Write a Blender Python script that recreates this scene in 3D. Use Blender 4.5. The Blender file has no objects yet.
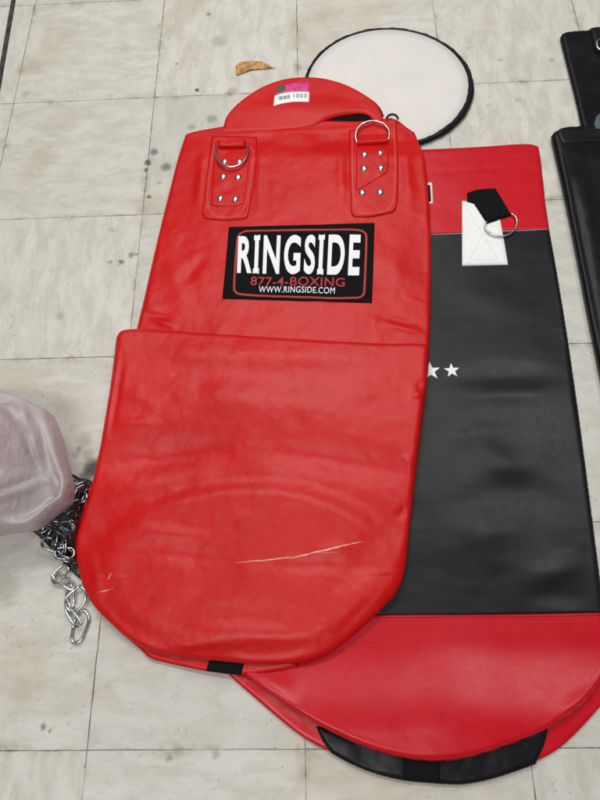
import bpy, bmesh, math, random
import numpy as np
from mathutils import Vector, Matrix
from mathutils.bvhtree import BVHTree
random.seed(7)
scene = bpy.context.scene
COL = scene.collection

# ------------------------------------------------------------------ camera
F, TH, ROLL, H = 616.77, 1.18988, -0.114368, 0.96713      # focal (px of 800), pitch, roll, height
YAW, OX, OY, TILE = -0.0962373, -0.6446934, 1.3913751, 0.3048
c_, s_ = math.cos, math.sin
FW = np.array([0, c_(TH), -s_(TH)]); RT0 = np.array([1, 0, 0.]); UP0 = np.cross(RT0, FW)
RT = RT0*c_(ROLL) + UP0*s_(ROLL); UP = -RT0*s_(ROLL) + UP0*c_(ROLL)
CAM = np.array([0, 0, H])

def ray(px, py):
    return FW + RT*((px-300)/F) - UP*((py-400)/F)

def at(px, py, z=0.0):
    d = ray(px, py); t = (z-H)/d[2]
    p = CAM + d*t
    return (float(p[0]), float(p[1]))

def proj(x, y, z=0.0):
    X = np.stack([np.asarray(x), np.asarray(y), np.asarray(z)+0*np.asarray(x)-H], -1)
    w = X@FW
    return 300+F*(X@RT)/w, 400-F*(X@UP)/w

cam = bpy.data.cameras.new('camera'); co = bpy.data.objects.new('camera', cam); COL.objects.link(co)
cam.sensor_fit = 'VERTICAL'; cam.sensor_height = 24; cam.sensor_width = 24; cam.lens = F*24/800
cam.clip_start = 0.02; cam.clip_end = 200
m = Matrix.Identity(4)
for i in range(3):
    m[i][0] = RT[i]; m[i][1] = UP[i]; m[i][2] = -FW[i]; m[i][3] = CAM[i]
co.matrix_world = m
scene.camera = co

# ------------------------------------------------------------------ material helper
class Mat:
    def __init__(self, name):
        self.m = bpy.data.materials.new(name); self.m.use_nodes = True
        self.t = self.m.node_tree; self.N = self.t.nodes; self.L = self.t.links
        self.b = self.N['Principled BSDF']; self.out = self.N['Material Output']
        self.tc = self.N.new('ShaderNodeTexCoord')
        self.co = self.tc.outputs['Object']
    def link(self, a, b): self.L.new(a, b)
    def sock(self, s, v):
        if isinstance(v, bpy.types.NodeSocket): self.L.new(v, s)
        else: s.default_value = v
    def set(self, **k):
        for n, v in k.items():
            n = {'color': 'Base Color', 'rough': 'Roughness', 'metal': 'Metallic', 'spec': 'Specular IOR Level',
                 'normal': 'Normal', 'trans': 'Transmission Weight', 'alpha': 'Alpha', 'sheen': 'Sheen Weight', 'coat': 'Coat Weight'}[n]
            if isinstance(v, tuple) and len(v) == 3: v = v+(1,)
            self.sock(self.b.inputs[n], v)
        return self
    def math(self, op, a, b=0.0, c=None, clamp=False):
        n = self.N.new('ShaderNodeMath'); n.operation = op; n.use_clamp = clamp
        self.sock(n.inputs[0], a); self.sock(n.inputs[1], b)
        if c is not None: self.sock(n.inputs[2], c)
        return n.outputs[0]
    def vmath(self, op, a, b=(0, 0, 0), out=0):
        n = self.N.new('ShaderNodeVectorMath'); n.operation = op
        self.sock(n.inputs[0], a)
        if op == 'SCALE': self.sock(n.inputs['Scale'], b)
        else: self.sock(n.inputs[1], b)
        return n.outputs['Value'] if op in ('LENGTH', 'DOT_PRODUCT', 'DISTANCE') else n.outputs[0]
    def noise(self, scale, detail=3, rough=.55, co=None, dist=0.0, vec=(1, 1, 1), color=False):
        n = self.N.new('ShaderNodeTexNoise'); n.inputs['Scale'].default_value = scale
        n.inputs['Detail'].default_value = detail; n.inputs['Roughness'].default_value = rough
        n.inputs['Distortion'].default_value = dist
        co = co or self.co
        if vec != (1, 1, 1): co = self.vmath('MULTIPLY', co, vec)
        self.L.new(co, n.inputs['Vector'])
        return n.outputs['Color'] if color else n.outputs['Fac']
    def voro(self, scale, feature='F1', co=None, out='Distance', rnd=1.0):
        n = self.N.new('ShaderNodeTexVoronoi'); n.feature = feature; n.inputs['Scale'].default_value = scale
        n.inputs['Randomness'].default_value = rnd
        self.L.new(co or self.co, n.inputs['Vector']); return n.outputs[out]
    def ss(self, v, lo, hi, a=0.0, b=1.0):
        n = self.N.new('ShaderNodeMapRange'); n.interpolation_type = 'SMOOTHSTEP'
        self.sock(n.inputs['Value'], v)
        for k, x in (('From Min', lo), ('From Max', hi), ('To Min', a), ('To Max', b)): self.sock(n.inputs[k], x)
        return n.outputs['Result']
    def mix(self, f, a, b, mode='MIX'):
        n = self.N.new('ShaderNodeMix'); n.data_type = 'RGBA'; n.blend_type = mode
        self.sock(n.inputs[0], f)
        for s, v in ((n.inputs[6], a), (n.inputs[7], b)):
            if isinstance(v, tuple) and len(v) == 3: v = v+(1,)
            self.sock(s, v)
        return n.outputs[2]
    def bump(self, h, strength, dist=.001, normal=None):
        n = self.N.new('ShaderNodeBump'); n.inputs['Strength'].default_value = strength
        n.inputs['Distance'].default_value = dist; self.L.new(h, n.inputs['Height'])
        if normal: self.L.new(normal, n.inputs['Normal'])
        return n.outputs[0]
    def seg(self, A, B, co=None):
        """distance to the segment A-B and the position along it"""
        co = co or self.co
        A = Vector(A); B = Vector(B); d = B-A
        pa = self.vmath('SUBTRACT', co, tuple(A))
        t = self.math('DIVIDE', self.vmath('DOT_PRODUCT', pa, tuple(d)), d.length_squared, clamp=True)
        q = self.vmath('SCALE', tuple(d), t)
        return self.vmath('LENGTH', self.vmath('SUBTRACT', pa, q)), t

def leather(name, col, col2, rough=.42, grain=.25, spec=.45, wear=None, scratches=(), grain_scale=800, fold=.25, fscale=60):
    M = Mat(name)
    g = M.voro(grain_scale, 'DISTANCE_TO_EDGE')
    g2 = M.noise(grain_scale*.45, 4, .6)
    big = M.noise(9, 4, .55); mid = M.noise(45, 4, .6)
    f = M.math('ADD', M.math('MULTIPLY', big, .65), M.math('MULTIPLY', mid, .35))
    color = M.mix(M.ss(f, .35, .65), col, col2)
    r = M.ss(M.math('ADD', M.math('MULTIPLY', mid, .5), M.math('MULTIPLY', M.noise(220, 3), .5)), .3, .7, rough-.02, rough+.05)
    # rubbed, chalky bloom plus sheen painted in as pale colour (soft patches)
    if wear:
        pale, amt = wear
        at_ = M.N.new('ShaderNodeAttribute'); at_.attribute_name = 'wear'
        w = M.math('MULTIPLY', at_.outputs['Fac'], M.ss(M.noise(60, 5, .7), .3, .75))
        w2 = M.math('MULTIPLY', M.ss(M.noise(600, 2),   .62, .75), .16)
        w = M.math('ADD', M.math('MULTIPLY', w, amt), M.math('MULTIPLY', w2, at_.outputs['Fac']), clamp=True)
        color = M.mix(w, color, pale)
    h = M.math('ADD', M.ss(g, 0, .25), M.math('ADD', g2, M.math('ADD', M.math('MULTIPLY', M.noise(260, 2), 1.5), M.math('MULTIPLY', M.ss(M.voro(grain_scale*.46, 'DISTANCE_TO_EDGE'), 0, .3), 1.6))))
    nrm = M.bump(h, grain, .0006)
    nrm = M.bump(M.noise(fscale, 3, .5, dist=.6), fold, .004*60/fscale*.5, nrm)
    for (A, B, w, amt, pale) in scratches:
        wob = M.vmath('ADD', M.co, M.vmath('SCALE', M.vmath('SUBTRACT', M.noise(25, 2, color=True), (.5, .5, .5)), .005))
        wob = M.vmath('MULTIPLY', wob, (1, 1, 0)); A = (A[0], A[1], 0); B = (B[0], B[1], 0)
        d, t = M.seg(A, B, wob)
        edge = M.math('MULTIPLY', M.math('MULTIPLY', t, M.math('SUBTRACT', 1.0, t)), 4*w)
        k = M.math('LESS_THAN', d, M.math('MULTIPLY', edge, M.ss(M.noise(90, 3), .3, .6, .5, 1.1)))
        color = M.mix(M.math('MULTIPLY', k, amt), color, pale)
    M.set(color=color, rough=r, spec=spec, normal=nrm)
    return M.m

def simple(name, col, rough=.5, metal=0.0, spec=.5, nscale=None, namt=.25, bump=0.0, bscale=300, bdist=.0005):
    M = Mat(name); c = col+(1,) if len(col) == 3 else col
    if nscale:
        c = M.mix(M.ss(M.noise(nscale, 4), .3, .7), tuple(x*(1-namt) for x in col[:3]), tuple(min(1, x*(1+namt)) for x in col[:3]))
    M.set(color=c, rough=rough, metal=metal, spec=spec)
    if bump: M.set(normal=M.bump(M.noise(bscale, 3), bump, bdist))
    return M.m

def webbing(name, col, ang=0.0):
    M = Mat(name)
    rot = M.N.new('ShaderNodeVectorRotate'); rot.rotation_type = 'Z_AXIS'; rot.inputs['Angle'].default_value = ang
    M.link(M.co, rot.inputs['Vector'])
    w = M.N.new('ShaderNodeTexWave'); w.inputs['Scale'].default_value = 190; w.bands_direction = 'X'; M.link(rot.outputs[0], w.inputs['Vector'])
    w2 = M.N.new('ShaderNodeTexWave'); w2.inputs['Scale'].default_value = 190; w2.bands_direction = 'Y'; M.link(rot.outputs[0], w2.inputs['Vector'])
    h = M.math('MULTIPLY', w.outputs['Fac'], w2.outputs['Fac'])
    M.set(color=M.mix(h, tuple(x*.6 for x in col), tuple(x*1.3 for x in col)), rough=.8, spec=.12, normal=M.bump(h, .6, .0006))
    return M.m

# ------------------------------------------------------------------ object helpers
def link(o): COL.objects.link(o); return o

def tag(o, label, cat, group=None, kind=None):
    if label: o['label'] = label
    if cat: o['category'] = cat
    if group: o['group'] = group
    if kind: o['kind'] = kind
    return o

def thing(name, loc, label, cat, group=None):
    o = link(bpy.data.objects.new(name, None)); o.location = loc; o.empty_display_size = .05
    return tag(o, label, cat, group)

def root_of(p):
    v = Vector((0, 0, 0))
    while p is not None: v += Vector(p.location); p = p.parent
    return v

def mesh_obj(name, verts, faces, mat, parent=None, smooth=True, wear=None):
    """verts are world coordinates; the mesh is stored relative to the thing's base"""
    off = root_of(parent)
    me = bpy.data.meshes.new(name)
    me.from_pydata([tuple(Vector(v)-off) for v in verts], [], [tuple(int(i) for i in f) for f in faces])
    me.update()
    if smooth: me.polygons.foreach_set('use_smooth', [True]*len(me.polygons))
    if mat: me.materials.append(mat)
    if wear is not None:
        a = me.attributes.new('wear', 'FLOAT', 'POINT'); a.data.foreach_set('value', np.asarray(wear, dtype=np.float32))
    o = link(bpy.data.objects.new(name, me)); o.parent = parent
    return o

# ------------------------------------------------------------------ curves and noise
def chaikin(p, n=2):
    p = [tuple(q) for q in p]
    for _ in range(n):
        o = [p[0]]
        for a, b in zip(p[:-1], p[1:]):
            o.append((a[0]*.75+b[0]*.25, a[1]*.75+b[1]*.25)); o.append((a[0]*.25+b[0]*.75, a[1]*.25+b[1]*.75))
        o.append(p[-1]); p = o
    return p

def resample(p, n):
    p = np.array(p, float); d = np.r_[0, np.cumsum(np.linalg.norm(np.diff(p, axis=0), axis=1))]
    t = np.linspace(0, d[-1], n)
    return np.stack([np.interp(t, d, p[:, k]) for k in range(p.shape[1])], 1)

def sides(top, bottom, left, right, z=0.0, k=2):
    """four pixel polylines (shared corners) -> smoothed world polylines at height z"""
    f = lambda P: [at(x, y, z) for x, y in chaikin(P, k)]
    return f(top), f(bottom), f(left), f(right)

def coons(S, nu, nv):
    T, B, L, R = S
    T = resample(T, nu); B = resample(B, nu); L = resample(L, nv); R = resample(R, nv)
    u = np.linspace(0, 1, nu)[None, :, None]; v = np.linspace(0, 1, nv)[:, None, None]
    P = (1-v)*T[None]+v*B[None]+(1-u)*L[:, None]+u*R[:, None]
    P -= (1-u)*(1-v)*T[0]+u*(1-v)*T[-1]+(1-u)*v*B[0]+u*v*B[-1]
    return P                                     # nv, nu, 2

def outline(S):
    T, B, L, R = S
    return np.concatenate([resample(T, 300), resample(R, 300), resample(B, 300)[::-1], resample(L, 300)[::-1]])

def sstep(x): x = np.clip(x, 0, 1); return x*x*(3-2*x)

def vnoise(x, y, seed=0):
    xi = np.floor(x).astype(int); yi = np.floor(y).astype(int); fx = x-xi; fy = y-yi
    def h(i, j):
        n = (i*374761393+j*668265263+seed*982451653) & 0x7fffffff
        n = ((n ^ (n >> 13))*1274126177) & 0x7fffffff
        return ((n ^ (n >> 16)) & 0xffff)/65535.0
    fx = fx*fx*fx*(fx*(fx*6-15)+10); fy = fy*fy*fy*(fy*(fy*6-15)+10)
    return (h(xi, yi)*(1-fx)+h(xi+1, yi)*fx)*(1-fy)+(h(xi, yi+1)*(1-fx)+h(xi+1, yi+1)*fx)*fy - .5

def fbm(x, y, s, seed=0, octv=3, gain=.5):
    o = 0; a = 1
    for k in range(octv): o = o+a*vnoise(x*s+17.3*k, y*s-9.1*k, seed+k); a *= gain; s *= 2.03
    return o

def segd(x, y, a, b):
    a = np.array(a); b = np.array(b); d = b-a
    t = np.clip(((x-a[0])*d[0]+(y-a[1])*d[1])/(d@d), 0, 1)
    return np.hypot(x-a[0]-t*d[0], y-a[1]-t*d[1]), t

def crease(x, y, p0, p1, w, amp, z=.02):
    """soft ridge (amp > 0) or groove along a line, fading at its ends"""
    d, t = segd(x, y, at(*p0, z), at(*p1, z))
    return amp*np.exp(-(d/w)**2)*np.sin(np.pi*np.clip(t, .0, 1))**1.3

def edge_d(x, y, O):
    sh = x.shape; X = np.stack([x.ravel(), y.ravel()], 1); out = np.empty(len(X))
    for i in range(0, len(X), 4000):
        c = X[i:i+4000]
        out[i:i+4000] = np.sqrt(((c[:, None]-O[None])**2).sum(2).min(1))
    return out.reshape(sh)

class Sheet:
    """a padded leather layer: plan outline, underside height, thickness, edge radius, surface relief"""
    def __init__(self, O, base, T, r, relief=None, fade=None):
        self.fade = fade or r*1.3; self.O = O; self.base = base; self.T = T; self.r = r; self.relief = relief
    def heights(self, x, y):
        d = edge_d(x, y, self.O)
        T = self.T(x, y) if callable(self.T) else self.T+0*x
        b = self.base(x, y) if callable(self.base) else self.base+0*x
        k = np.clip(d/self.r, 0, 1); p = np.sqrt(np.clip(1-(1-k)**2, 0, 1)); p = .12+.88*p
        rel = self.relief(x, y)*sstep(d/self.fade) if self.relief else 0
        mid = b+T/2
        return mid+T/2*p+rel, mid-T/2*p
    def mesh(self, name, P, mat, parent, wear=None, lift=0.0):
        nv, nu, _ = P.shape
        x, y = P[..., 0], P[..., 1]; zt, zb = self.heights(x, y); zt = zt+lift
        top = np.stack([x, y, zt], -1).reshape(-1, 3); bot = np.stack([x, y, zb], -1).reshape(-1, 3)
        n = nu*nv; idx = np.arange(n).reshape(nv, nu)
        a, b, c, d = idx[:-1, :-1], idx[:-1, 1:], idx[1:, 1:], idx[1:, :-1]
        ft = np.stack([a, d, c, b], -1).reshape(-1, 4); fb = np.stack([a, b, c, d], -1).reshape(-1, 4)+n
        ring = np.concatenate([idx[0, :], idx[1:, -1], idx[-1, -2::-1], idx[-2:0:-1, 0]])
        nx = np.roll(ring, -1)
        fs = np.stack([ring, nx, nx+n, ring+n], -1)
        W = None
        if wear is not None:
            w = wear(x, y).ravel(); W = np.r_[w, w*0]
        V = np.concatenate([top, bot]); Fc = np.concatenate([ft, fb, fs])
        o = mesh_obj(name, V, Fc, mat, parent, wear=W)
        return o, (V, Fc)

def bvh_of(*vf):
    V = []; Fc = []; o = 0
    for v, f in vf:
        V += [tuple(p) for p in v]; Fc += [tuple(int(i)+o for i in q) for q in f]; o += len(v)
    return BVHTree.FromPolygons(V, Fc)

def hit(bvh, px, py):
    d = Vector(ray(px, py)); p = bvh.ray_cast(Vector(CAM), d.normalized())[0]
    if p is None: x, y = at(px, py, .02); return Vector((x, y, .02))
    return p

def zon(bvh, x, y, default=0.0):
    p = bvh.ray_cast(Vector((x, y, 1)), Vector((0, 0, -1)))[0]
    return p.z if p else default

def patch(name, bvh, corners, mat, parent, t=.0016, off=.0002, nu=28, nv=28, r=.0025, k=2, relief=None):
    """a leather or cloth patch lying on a surface; corners = four pixel polylines"""
    f = lambda P: [tuple(hit(bvh, x, y)[:2]) for x, y in chaikin(P, k)]
    S = tuple(f(P) for P in corners); P = coons(S, nu, nv); O = outline(S)
    x, y = P[..., 0], P[..., 1]
    z = np.array([zon(bvh, a, b) for a, b in zip(x.ravel(), y.ravel())]).reshape(x.shape)
    d = edge_d(x, y, O); kk = np.clip(d/r, 0, 1); pr = .25+.75*np.sqrt(np.clip(1-(1-kk)**2, 0, 1))
    rel = relief(x, y)*kk if relief else 0
    zt = z+off+t*pr+rel
    top = np.stack([x, y, zt], -1).reshape(-1, 3); bot = np.stack([x, y, z-.001], -1).reshape(-1, 3)
    n = nu*nv; idx = np.arange(n).reshape(nv, nu)
    a, b, c, dd = idx[:-1, :-1], idx[:-1, 1:], idx[1:, 1:], idx[1:, :-1]
    ring = np.concatenate([idx[0, :], idx[1:, -1], idx[-1, -2::-1], idx[-2:0:-1, 0]]); nx = np.roll(ring, -1)
    V = np.concatenate([top, bot]); Fc = np.concatenate([np.stack([a, dd, c, b], -1).reshape(-1, 4), np.stack([a, b, c, dd], -1).reshape(-1, 4)+n, np.stack([ring, nx, nx+n, ring+n], -1)])
    o = mesh_obj(name, V, Fc, mat, parent)
    return o, (V, Fc)

def quad(tl, tr, br, bl): return [tl, tr], [bl, br], [tl, bl], [tr, br]

def tube_geo(pts, r, n=8, closed=False):
    pts = [Vector(p) for p in pts]; V = []; Fc = []; N = len(pts); prev = None
    for i, p in enumerate(pts):
        a = pts[(i-1) % N] if (closed or i) else p; b = pts[(i+1) % N] if (closed or i < N-1) else p
        t = (b-a).normalized()
        if prev is None:
            up = Vector((0, 0, 1)) if abs(t.z) < .9 else Vector((1, 0, 0)); u = t.cross(up).normalized()
        else: u = (prev-t*prev.dot(t)).normalized()
        prev = u; w = t.cross(u)
        rr = r[i] if hasattr(r, '__len__') else r
        for k in range(n):
            an = 2*math.pi*k/n; V.append(p+u*(math.cos(an)*rr)+w*(math.sin(an)*rr))
    M = N if closed else N-1
    for i in range(M):
        j = (i+1) % N
        for k in range(n): k2 = (k+1) % n; Fc.append((i*n+k, i*n+k2, j*n+k2, j*n+k))
    if not closed: Fc.append(tuple(range(n))[::-1]); Fc.append(tuple((N-1)*n+k for k in range(n)))
    return V, Fc

def join_geo(gs):
    V = []; Fc = []
    for v, f in gs: o = len(V); V += list(v); Fc += [tuple(i+o for i in q) for q in f]
    return V, Fc

def tube(name, pts, r, mat, parent=None, n=8, closed=False):
    v, f = tube_geo(pts, r, n, closed); return mesh_obj(name, v, f, mat, parent)

def stitching(name, bvh, paths, mat, parent, step=.0052, length=.0034, r=.00042, up=.0002):
    """thread: short raised dashes following pixel paths over a surface"""
    gs = []
    for P, k in paths:
        w = [tuple(hit(bvh, x, y)[:2]) for x, y in chaikin(P, k)]
        L = float(np.linalg.norm(np.diff(np.array(w), axis=0), axis=1).sum()); n = max(2, int(L/step))
        q = resample(w, n*4+1)
        for i in range(n):
            a = q[i*4]; b = q[i*4+3]; mid = (a+b)/2
            pts = [(a[0], a[1], zon(bvh, *a)+up-.0004), (mid[0], mid[1], zon(bvh, *mid)+up+r*.4), (b[0], b[1], zon(bvh, *b)+up-.0004)]
            gs.append(tube_geo(pts, r, 5))
    v, f = join_geo(gs); return mesh_obj(name, v, f, mat, parent)

def flat_geo_on(bvh, polys, z_off, thick=.0003):
    """flat prints: list of (world-xy polygons) laid over a surface as thin prisms"""
    V = []; Fc = []
    for poly in polys:
        n = len(poly); o = len(V)
        for x, y in poly: V.append((x, y, zon(bvh, x, y)+z_off+thick))
        for x, y in poly: V.append((x, y, zon(bvh, x, y)+z_off-.0004))
        Fc.append(tuple(range(o, o+n))); 
        for i in range(n): j = (i+1) % n; Fc.append((o+i, o+n+i, o+n+j, o+j))
    return V, Fc

def text_on(name, bvh, s, q, mat, parent, z_off=.0004, bold=0.0, serif_i=False, cell=.012, spacing=1.0):
    """lettering woven or printed on a surface; q = px corners tl,tr,br,bl of the word"""
    cu = bpy.data.curves.new('lettering', 'FONT'); cu.body = s; cu.size = 1; cu.offset = bold; cu.space_character = spacing
    cu.resolution_u = 6
    to = link(bpy.data.objects.new('lettering', cu)); bpy.context.view_layer.update()
    me = bpy.data.meshes.new_from_object(to.evaluated_get(bpy.context.evaluated_depsgraph_get()))
    bpy.data.objects.remove(to); bm = bmesh.new(); bm.from_mesh(me); bpy.data.meshes.remove(me)
    xs = [v.co.x for v in bm.verts]; ys = [v.co.y for v in bm.verts]
    x0, x1, y0, y1 = min(xs), max(xs), min(ys), max(ys)
    if serif_i:                                            # slab bars on the capital I's
        seen = set()
        for v in list(bm.verts):
            if v in seen: continue
            st = [v]; isl = []
            seen.add(v)
            while st:
                a = st.pop(); isl.append(a)
                for e in a.link_edges:
                    o = e.other_vert(a)
                    if o not in seen: seen.add(o); st.append(o)
            ax = [p.co.x for p in isl]; w = max(ax)-min(ax); hh = max(p.co.y for p in isl)-min(p.co.y for p in isl)
            if w < .34*hh:
                l, r_ = min(ax), max(ax); e = w*.30; b = hh*.14
                for (ya, yb) in ((y0, y0+b), (y1-b, y1)):
                    for (xa, xb) in ((l-e, l), (r_, r_+e)):
                        bm.faces.new([bm.verts.new((X, Y, 0)) for X, Y in ((xa, ya), (xb, ya), (xb, yb), (xa, yb))])
    W = [hit(bvh, *c) for c in q]
    width = (W[1]-W[0]).length; height = (W[3]-W[0]).length
    for axis, lo, hi, L in ((0, x0, x1, width), (1, y0, y1, height)):
        for k in range(1, max(2, int(L/cell))):
            c = lo+(hi-lo)*k/max(2, int(L/cell)); p = [0, 0, 0]; nn = [0, 0, 0]; p[axis] = c; nn[axis] = 1
            bmesh.ops.bisect_plane(bm, geom=bm.verts[:]+bm.edges[:]+bm.faces[:], plane_co=p, plane_no=nn)
    bmesh.ops.remove_doubles(bm, verts=bm.verts[:], dist=1e-5)
    bmesh.ops.triangulate(bm, faces=bm.faces[:])
    V = []
    bm.verts.index_update()
    for v in bm.verts:
        s_, t_ = (v.co.x-x0)/(x1-x0), (y1-v.co.y)/(y1-y0)
        p = (W[0]*(1-s_)+W[1]*s_)*(1-t_)+(W[3]*(1-s_)+W[2]*s_)*t_
        V.append((p.x, p.y, zon(bvh, p.x, p.y)+z_off))
    Fc = []
    for f in bm.faces:
        q = [v.index for v in f.verts]
        a, b, c = (Vector(V[i]) for i in q[:3])
        Fc.append(q)
    bm.free()
    # thicken a little: bottom copy and walls are hidden in the cloth, so a front sheet with a rim is enough
    n = len(V); V2 = [(x, y, z-.0006) for x, y, z in V]; cnt = {}
    for f in Fc:
        for i in range(len(f)):
            e = (f[i], f[(i+1) % len(f)]); cnt[e] = cnt.get(e, 0)+1
    walls = [(b, a, a+n, b+n) for (a, b) in cnt if (b, a) not in cnt]
    return mesh_obj(name, V+V2, Fc+walls, mat, parent, smooth=False)

# ------------------------------------------------------------------ materials
RED = leather('red_leather', (.50, .0042, .0048), (.55, .0055, .0062), .35, .11, .23, fold=.14, wear=((.62, .13, .13), .08))
RED2 = leather('red_vinyl', (.49, .006, .014), (.53, .007, .017), .31, .03, .26, fold=.10, fscale=20)
BLACK = leather('black_vinyl', (.006, .0066, .0090), (.0085, .0092, .0120), .37, .04, .26, fold=.08, fscale=16)
BLACK2 = leather('black_leather', (.005, .005, .007), (.009, .009, .011), .36, .05, .18, fold=.2, fscale=24)
WEB = webbing('black_webbing', (.008, .008, .009), .3)
WHITE = simple('white_vinyl', (.80, .81, .82), .4, nscale=120, namt=.03, bump=.15, bscale=500)
CLOTH = webbing('label_cloth', (.007, .007, .008))
THREAD = simple('pale_thread', (.72, .27, .25), .7)
THREADR = simple('red_thread', (.60, .05, .07), .7)
THREADW = simple('white_thread', (.7, .62, .62), .7)
THREADG = simple('grey_thread', (.52, .54, .56), .7)
THREADB = simple('dark_thread', (.05, .05, .06), .6)
LETW = simple('white_letters', (.82, .83, .88), .7, nscale=900, namt=.08)
LETR = simple('red_letters', (.40, .022, .026), .7, nscale=900, namt=.2)
STEEL = simple('nickel_plate', (.60, .60, .61), .28, 1.0, nscale=60, namt=.1)
RIVET = simple('rivet_steel', (.66, .67, .70), .28, 1.0, nscale=300, namt=.25)
ZINC = simple('zinc_chain', (.56, .58, .60), .24, 1.0, nscale=120, namt=.3)

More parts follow.
